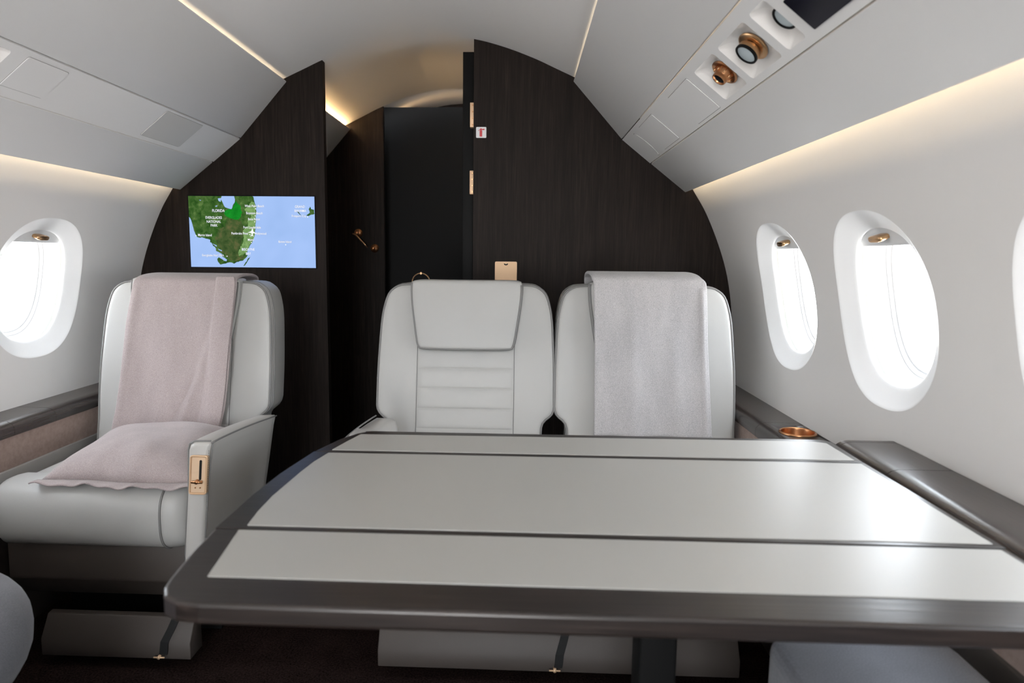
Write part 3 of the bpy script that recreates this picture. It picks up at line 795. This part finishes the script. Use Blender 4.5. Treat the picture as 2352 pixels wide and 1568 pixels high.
def hem(u, v):
    x = -.870+.414*u; y = 1.642-.034*v+.006*math.sin(u*7); return (x, y, .4845+.004*math.sin(u*19+1)*v+.003*math.sin(u*41)*v-.001*v)
h = grid('hem', hem, 60, 5, 'pink', pw, solid=.004)

# ------------------------------------------------------------------ table
tb = thing('dining_table', 'large dark wood table with three cream inlays in the foreground', 'table', (.45, 1.0, 0))
EDGE = [(.045, 1.363), (.030, 1.350), (.006, 1.303), (-.018, 1.218), (-.035, 1.085), (-.041, .982), (-.0405, .853), (-.037, .788), (-.032, .740)]
TZ = .70; TH = .024
def leaf(y0, y1, name, corners):
    ed = [p for p in EDGE if y0+.004 < p[1] < y1-.004]
    def xe(y): return interp(-y, [-p[1] for p in EDGE], [p[0] for p in EDGE])
    poly = []
    if corners == 'near':
        poly = [(.979, y0), (.979, y1), (xe(y1), y1)]+ed+[(-.0285, .712), (-.024, .690), (-.014, .672), (.004, .661), (.03, .657), (.40, y0), ]
    elif corners == 'far':
        poly = [(.981, y0), (.985, y1-.016), (.968, y1), (.06, y1)]+[(.042, y1-.003)]+ed[0:]+[(xe(y0), y0)]
        poly = [p for i, p in enumerate(poly) if i == 0 or math.dist(p, poly[i-1]) > .004]
    else: poly = [(.980, y0), (.980, y1), (xe(y1), y1)]+ed+[(xe(y0), y0)]
    o = prism(name, poly, 2, TZ-TH, TZ, 'wood_x', tb)
    m = bevel(o, .0055 if corners else .0012, 4)
    if corners: o.modifiers['bevel'].width = .0045
    return o
leaf(.657, .8525, 'table_leaf', 'near'); leaf(.8535, 1.2155, 'table_leaf', None); leaf(1.2165, 1.372, 'table_leaf', 'far')
def inlay(pts):
    return bevel(prism('inlay', pts, 2, TZ-.002, TZ+.0011, 'inlay', tb), .0004, 2)
inlay([(.013, .716), (.968, .712), (.968, .845), (-.006, .847)])
inlay([(-.001, .863), (.970, .863), (.970, 1.206), (.012, 1.206), (.002, 1.15), (-.003, 1.09), (-.008, .976), (-.006, .91)])
inlay([(.013, 1.226), (.968, 1.226), (.968, 1.340), (.945, 1.352), (.040, 1.340), (.026, 1.285)])
# pedestal
ped = box('pedestal', .548, .607, .985, 1.045, .02, TZ-TH, 'black', tb, bv=.006)
box('foot_plate', .46, .70, .90, 1.13, 0, .02, 'black', tb, bv=.006); box('top_bracket', .30, .86, .80, 1.20, TZ-TH-.022, TZ-TH, 'black', tb, bv=.004)

# ------------------------------------------------------------------ near seats under blue-grey cloth
def soft(name, c, h, e, mat, parent, nu=64, nv=32):
    def fn(i, j):
        th = 2*PI*i; ph = -PI/2+PI*j
        cp, sp_ = math.cos(ph), math.sin(ph)
        a = abs(cp)**(2/e)*(1 if cp >= 0 else -1); b = abs(sp_)**(2/e)*(1 if sp_ >= 0 else -1)
        x, y = sup(th, 1, 1, e)
        return (c[0]+h[0]*a*x, c[1]+h[1]*a*y, c[2]+h[2]*b)
    o = grid(name, fn, nu, nv, mat, parent, closed_u=True); fixnormals(o); return o
n1 = thing('near_seat', 'blue grey cloth covered seat at the bottom left corner of the photo', 'seat', (-.72, .7, 0), 'cloth covered seats nearest the camera')
soft('cloth_cushion', (-.875, .84, .395), (.43, .43, .13), 2.6, 'bluegrey', n1)
box('seat_base', -1.0, -.50, .45, 1.0, .0, .265, 'black', n1, bv=.03)
V = [(-.98, .50), (-.42, .50)]
n2 = thing('near_seat', 'blue grey cloth covered seat under the right end of the table', 'seat', (.86, .7, 0), 'cloth covered seats nearest the camera')
bevel(prism('cloth_cushion', [(.735, .30), (.735, .97), (.765, 1.0), (.985, 1.0), (1.008, .97), (1.008, .30)], 2, .36, .50, 'bluegrey', n2), .02, 4)
bevel(prism('cloth_skirt', [(.742, .32), (.742, .98), (1.0, .98), (1.0, .32)], 2, .0, .375, 'bluegrey', n2), .015, 4)

# ------------------------------------------------------------------ things on the bulkhead
TX0, TX1, TZ0, TZ1 = -.950, -.449, 1.0105, 1.2870
tv = thing('wall_screen', 'flat screen on the dark wall showing a flight map of Florida', 'screen', (-.70, BH, 1.15))
box('bezel', TX0-.004, TX1+.004, BH-.003, BH+.002, TZ0-.004, TZ1+.004, 'black', tv, bv=.001)
def screen_mat(name, stops, scale, s=.8, det=5):
    m = bpy.data.materials.new(name); m.use_nodes = True; nt = m.node_tree; nt.nodes.remove(nt.nodes['Principled BSDF'])
    e = nt.nodes.new('ShaderNodeEmission'); e.inputs['Strength'].default_value = s
    c = ramp(nt, noise(nt, coords(nt), scale, det, .65, .4), stops); nt.links.new(c, e.inputs['Color'])
    nt.links.new(e.outputs[0], nt.nodes['Material Output'].inputs[0]); return m
M['sea'] = screen_mat('screen_sea', [(.2, (.29, .44, .76)), (.8, (.37, .52, .87))], 5, .72, 2)
M['land'] = screen_mat('screen_land', [(.28, (.010, .035, .008)), (.45, (.030, .085, .015)), (.58, (.058, .12, .03)), (.78, (.15, .24, .07))], 38)
M['land2'] = screen_mat('screen_swamp', [(.3, (.018, .045, .012)), (.5, (.05, .085, .025)), (.65, (.10, .105, .04)), (.8, (.15, .13, .06))], 30)
M['lush'] = screen_mat('screen_fields', [(.3, (.004, .13, .01)), (.7, (.01, .24, .02))], 40)
M['coast'] = screen_mat('screen_coast', [(.3, (.10, .20, .06)), (.7, (.22, .36, .13))], 70)
M['txt'] = emit('screen_text', (.95, .96, 1.), .7); M['txt_dark'] = emit('screen_text_shadow', (.02, .04, .10), 1.)
M['txt_blue'] = emit('screen_text_blue', (.10, .16, .42), 1.)
sy = BH-.0034
def flat(name, poly, y, mat, parent):
    V = [(x, y, z) for x, z in poly]; o = mesh(name, V, [tuple(range(len(V)))], mat, parent, smooth=False)
    import bmesh
    bm = bmesh.new(); bm.from_mesh(o.data); bmesh.ops.triangulate(bm, faces=bm.faces)
    for f in bm.faces:
        if f.normal.y > 0: f.normal_flip()
    bm.to_mesh(o.data); bm.free(); return o
scr = flat('screen', [(TX0, TZ0), (TX1, TZ0), (TX1, TZ1), (TX0, TZ1)], sy, 'sea', tv)
def mp(x, y):
    L = 100+(y-148)*.043; Rr = 2150+(y-150)*.026
    return (TX0+(TX1-TX0)*min(1, max(0, (x-L)/(Rr-L))), TZ1-(TZ1-TZ0)*min(1, max(0, (y-148)/1170)))
def rough(pts, amp=5, seed=1):
    rnd = random.Random(seed); out = []
    for a, b in zip(pts, pts[1:]+pts[:1]):
        n = max(1, int(math.dist(a, b)/22))
        for k in range(n):
            t = k/n; j = 0 if (a[0] <= 110 and b[0] <= 110) or (a[1] <= 150 and b[1] <= 150) else amp
            out.append((a[0]+(b[0]-a[0])*t+rnd.uniform(-j, j), a[1]+(b[1]-a[1])*t+rnd.uniform(-j, j)))
    return out
def mpoly(name, pts, y, mat, amp=5, seed=1): return flat(name, [mp(*p) for p in rough(pts, amp, seed)], y, mat, scr)
land = [(95, 148), (1165, 148), (1185, 230), (1210, 300), (1212, 380), (1208, 480), (1200, 580), (1195, 660), (1190, 760), (1180, 830), (1150, 890), (1130, 930), (1100, 970), (1080, 1040), (1060, 1080), (1075, 1125), (1040, 1165), (990, 1205), (900, 1235), (850, 1255), (780, 1235), (740, 1250), (690, 1262), (630, 1275), (590, 1225), (580, 1180), (605, 1155), (640, 1180), (690, 1205), (725, 1215), (735, 1195), (700, 1165), (655, 1140), (650, 1095), (600, 1070), (560, 1055), (550, 1010), (510, 960), (490, 920), (455, 900), (460, 870), (420, 855), (370, 840), (330, 825), (290, 832), (240, 820), (215, 770), (195, 720), (180, 640), (155, 570), (130, 510), (95, 490)]
mpoly('map_land', land, sy-.0002, 'land', 6, 2)
mpoly('map_swamp', [(740, 520), (960, 560), (1000, 640), (1000, 800), (960, 920), (920, 1060), (940, 1150), (1020, 1130), (980, 1190), (880, 1220), (790, 1200), (730, 1130), (660, 1080), (600, 960), (540, 850), (600, 700), (700, 640)], sy-.0003, 'land2', 12, 3)
mpoly('map_fields', [(880, 230), (960, 320), (978, 420), (950, 500), (900, 540), (830, 520), (740, 490), (690, 450), (700, 390), (760, 365), (815, 362), (850, 290)], sy-.0004, 'lush', 9, 4)
mpoly('map_coast', [(1130, 230), (1180, 240), (1205, 330), (1205, 480), (1196, 640), (1180, 820), (1120, 930), (1060, 1060), (1000, 1100), (930, 1120), (920, 1080), (960, 980), (1010, 880), (1000, 760), (1000, 690), (1080, 640), (1070, 560), (1130, 480), (1110, 430), (1020, 370), (1080, 310)], sy-.0005, 'coast', 8, 5)
mpoly('map_lake', [(650, 148), (850, 148), (864, 200), (866, 240), (830, 300), (812, 358), (760, 350), (705, 328), (680, 290), (658, 240), (640, 200), (632, 246), (600, 225), (585, 190), (640, 180)], sy-.0006, 'sea', 3, 6)
mpoly('map_pond', [(545, 310), (580, 300), (575, 318), (550, 322)], sy-.0006, 'sea', 1, 7)
mpoly('map_pond', [(280, 210), (318, 214), (300, 226)], sy-.0006, 'sea', 1, 8)
mpoly('map_inlet', [(500, 925), (560, 955), (575, 970), (560, 975), (515, 945)], sy-.0006, 'sea', 2, 9)
mpoly('map_inlet', [(590, 1010), (650, 1040), (655, 1055), (600, 1030)], sy-.0006, 'sea', 2, 9)
mpoly('map_islands', [(1125, 1130), (1100, 1170), (1060, 1240), (1015, 1300), (1005, 1290), (1040, 1235), (1080, 1175)], sy-.0004, 'land', 4, 10)
mpoly('map_islands', [(2082, 308), (2100, 350), (2150, 362), (2155, 430), (2110, 440), (2060, 468), (2025, 458), (2080, 405), (2062, 350)], sy-.0004, 'land', 4, 11)
mpoly('map_islands', [(1868, 388), (1900, 402), (1942, 452), (1920, 445)], sy-.0004, 'land', 3, 12)
def text(s, x, y, h, mat='txt', cond=.82, shadow='txt_dark', off=.00035):
    """centre x, centre y and cap height in screen-map units"""
    for nm, m_, o_, yy in (('place_name', mat, .0001, sy-.0010), ('name_shadow', shadow, off, sy-.0008)):
        c = bpy.data.curves.new(nm, 'FONT'); c.body = s; c.align_x = 'CENTER'; c.align_y = 'CENTER'
        k = (TZ1-TZ0)/1170; c.size = h*k*1.40; c.offset = o_; c.resolution_u = 3
        o = bpy.data.objects.new(nm, c); COL.objects.link(o); o.parent = scr
        p = mp(x, y)
        bpy.context.view_layer.update(); me = bpy.data.meshes.new_from_object(o.evaluated_get(bpy.context.evaluated_depsgraph_get()))
        me.transform(Matrix.Translation((p[0]-tv.location[0], yy-tv.location[1], p[1]-tv.location[2])) @ Matrix.Rotation(PI/2, 4, 'X') @ Matrix.Diagonal((cond, 1, 1, 1)))
        bpy.data.objects.remove(o); o = bpy.data.objects.new(nm, me); COL.objects.link(o); o.parent = scr
        me.materials.clear(); me.materials.append(M[m_])
for s, x, y, h in (('West Palm Beach', 1183, 308, 40), ('Boynton Beach', 1182, 424, 40), ('Boca Raton', 1177, 522, 38), ('Fort Lauderdale', 1145, 658, 40), ('Pembroke Pines', 945, 758, 38),
                   ('Hollywood', 1285, 758, 38), ('Miami', 1125, 862, 38), ('Marco Island', 376, 790, 40), ("Everglades Nat'l Park", 508, 1124, 38), ('Bimini Island', 1680, 890, 38),
                   ('Freeport City', 1905, 466, 38), ('EVERGLADES', 520, 502, 42), ('NATIONAL', 520, 568, 42), ('PARK', 525, 630, 42), ('GRAND', 1920, 316, 42), ('BAHAMA', 1926, 382, 42)):
    text(s, x, y, h)
text('BISCAYNE', 1082, 1022, 42, shadow='txt_blue'); text('BAY', 1085, 1092, 42, shadow='txt_blue'); text('FLORIDA', 596, 388, 46, 'txt', shadow='txt_dark', off=.0007)
def dot(x, y, r=9):
    c = mp(x, y); k = r*(TZ1-TZ0)/1170
    flat('town_dot', [(c[0]+k*math.cos(a*PI/4), c[1]+k*math.sin(a*PI/4)) for a in range(8)], sy-.0010, 'txt', scr)
for x, y in ((1200, 352), (1195, 467), (1189, 565), (1110, 775), (1136, 906), (232, 800), (738, 1136), (1692, 938), (2045, 480)): dot(x, y)
pl = [(1150, 672), (1160, 690), (1164, 722), (1222, 762), (1160, 750), (1157, 785), (1178, 808), (1150, 796), (1108, 806), (1138, 784), (1136, 748), (1075, 742), (1136, 716), (1140, 690)]
flat('aircraft_symbol', [mp(*p) for p in pl], sy-.0012, 'txt', scr)

# extinguisher sign
sg = thing('extinguisher_sign', 'small white sign with a red fire extinguisher on the dark wall', 'sign', (.201, BH, 1.531))
def wallplate(name, x0, x1, z0, z1, y0, y1, mat, parent, r):
    P = rrect((x1-x0)/2, (z1-z0)/2, r, 4); cx_, cz_ = (x0+x1)/2, (z0+z1)/2
    return prism(name, [(cx_+u, cz_+v) for u, v in P], 1, y0, y1, mat, parent)
wallplate('sign_plate', .181, .220, 1.511, 1.551, BH-.002, BH, 'white', sg, .003)
b_ = wallplate('pictogram', .1945, .2045, 1.5155, 1.538, BH-.0024, BH-.001, 'red', sg, .002)
flat('pictogram', [(.1965, 1.537), (.2025, 1.537), (.2025, 1.5400), (.2130, 1.5395), (.2130, 1.5445), (.2025, 1.5435), (.2020, 1.5460), (.1975, 1.5460), (.1960, 1.5430), (.1890, 1.5375), (.1895, 1.5360), (.1965, 1.5400)], BH-.0026, 'red', sg)
# gold wall box above the seat
wb = thing('wall_box', 'gold plated wall box with finger notch above the head cushion', 'wall box', (.30, BH, 1.0))
wallplate('box_frame', .258, .3435, .93, 1.0425, BH-.006, BH, 'gold', wb, .005)
wallplate('upper_flap', .2635, .338, .998, 1.0375, BH-.008, BH-.004, 'gold', wb, .001)
wallplate('lower_flap', .2635, .338, .935, .9965, BH-.008, BH-.004, 'gold', wb, .001)
flat('finger_notch', [(.3008+.0085*math.cos(a), 1.0355+.0075*math.sin(a)) for a in [PI+PI*k/10 for k in range(11)]]+[(.3035, 1.0345), (.3008, 1.0322), (.298, 1.0345)], BH-.0083, 'blackgap', wb)
# folded door in the walkway with its two hinges
dl = thing('folding_door', 'dark door leaf folded open at the right side of the walkway', 'door', (.15, 3.0, 0))
box('door_leaf', .126, .168, BH+.042, BH+.64, .01, 1.838, 'black', dl, bv=.002)
for z0, z1, lb in ((1.553, 1.644, 'upper gold hinge with four screws at the walkway edge'), (1.301, 1.390, 'lower gold hinge with four screws at the walkway edge')):
    h = thing('hinge', lb, 'hinge', (.162, BH+.03, (z0+z1)/2), 'gold door hinges')
    box('hinge_leaf', .1565, .1705, BH+.012, BH+.041, z0, z1, 'gold', h, bv=.0006)
    for k in range(4):
        z = z0+(z1-z0)*(.1+.265*k); x = .1668
        lathe('screw', [(0, .0012), (.0022, .0012), (.0026, .0004), (.0026, -.001)], (x, BH+.012, z), (0, -1, 0), 'copper', h, n=12)
# brass rail on the far wall, ring pull on the far door
rl = thing('brass_rail', 'slanted brass handle between two round rosettes on the far wall', 'handle', (-.48, YF, 1.13))
for x, z in ((-.512, 1.180), (-.425, 1.100)):
    lathe('rosette', [(0, .010), (.007, .010), (.012, .006), (.020, .004), (.0225, .001), (.0225, -.001)], (x, YF, z), (0, -1, 0), 'copper', rl, n=28)
    lathe('post', [(.006, 0), (.006, .05), (.0, .052)], (x, YF, z), (0, -1, 0), 'copper', rl, n=16)
tube('bar', [(-.530, YF-.055, 1.176), (-.512, YF-.055, 1.168), (-.470, YF-.055, 1.124), (-.452, YF-.055, 1.104)], .0036, 'brass', rl, n=10)
rp = thing('ring_pull', 'brass ring pull showing just above the middle head cushion', 'handle', (-.20, 3.86, .90))
lathe('mount', [(0, .012), (.006, .012), (.006, -.001)], (-.205, 3.86, .965), (0, -1, 0), 'brass', rp, n=12)
tube('ring', [(-.205+.05*math.cos(2*PI*k/40), 3.852, .915+.05*math.sin(2*PI*k/40)) for k in range(40)], .003, 'brass', rp, closed=True)

# ------------------------------------------------------------------ daylight
w = bpy.data.worlds.new('sky'); SC.world = w; w.use_nodes = True; nt = w.node_tree
bg = nt.nodes['Background']; bg.inputs['Strength'].default_value = 11.
tc = nt.nodes.new('ShaderNodeTexCoord'); sep = nt.nodes.new('ShaderNodeSeparateXYZ'); nt.links.new(tc.outputs['Generated'], sep.inputs[0])
mr = nt.nodes.new('ShaderNodeMapRange'); mr.inputs['From Min'].default_value = -.3; mr.inputs['From Max'].default_value = .5
nt.links.new(sep.outputs['Z'], mr.inputs['Value'])
c = ramp(nt, mr.outputs[0], [(0, (.95, .92, .90)), (.34, (.95, .93, .91)), (.375, (.70, .75, .77)), (.41, (.78, .82, .86)), (1, (.74, .80, .88))])
nt.links.new(c, bg.inputs['Color'])
for side in (-1, 1):
    for wi, yc in enumerate(WY):
        L = bpy.data.lights.new('daylight_portal', 'AREA'); L.shape = 'RECTANGLE'; L.size = .26; L.size_y = .30
        L.cycles.is_portal = True
        o = bpy.data.objects.new('daylight_portal', L); COL.objects.link(o)
        o.location = wall_pt(side, yc, SC_W, .135); o.rotation_euler = (0, side*PI/2, 0)
        o['kind'] = 'helper'

L = bpy.data.lights.new('daylight_portal', 'AREA'); L.shape = 'RECTANGLE'; L.size = .84; L.size_y = 1.85; L.cycles.is_portal = True  # portal over the added rear opening that brings in fill light
o = bpy.data.objects.new('daylight_portal', L); COL.objects.link(o); o.location = (0, YB-.03, .93); o.rotation_euler = (PI/2, 0, 0); o['kind'] = 'helper'

# ------------------------------------------------------------------ camera
yaw, pit, roll, F_, CX = .0409, .1231, .0091, 1568., 1131.5
f = Vector((-math.sin(yaw)*math.cos(pit), math.cos(yaw)*math.cos(pit), -math.sin(pit)))
r = Vector((math.cos(yaw), math.sin(yaw), 0)); u = r.cross(f)
r2 = r*math.cos(roll)+u*math.sin(roll); u2 = -r*math.sin(roll)+u*math.cos(roll)
cd = bpy.data.cameras.new('camera'); cam = bpy.data.objects.new('camera', cd); COL.objects.link(cam)
m = Matrix((r2, u2, -f)).transposed().to_4x4(); m.translation = Vector((.361, 0, 1.06)); cam.matrix_world = m
cd.sensor_width = 36; cd.lens = 24.0; cd.shift_x = (1176-CX)/2352; cd.clip_start = .02
cd.dof.use_dof = True; cd.dof.focus_distance = 2.1; cd.dof.aperture_fstop = 4.5
SC.camera = cam
SC.view_settings.view_transform = 'Standard'; SC.view_settings.look = 'None'; SC.view_settings.gamma = 1; SC.view_settings.exposure = .66
SC.cycles.max_bounces = 14; SC.cycles.diffuse_bounces = 8; SC.cycles.transparent_max_bounces = 12
SC.cycles.caustics_reflective = False; SC.cycles.caustics_refractive = False
SC.cycles.use_denoising = True
SC.cycles.sample_clamp_indirect = 6
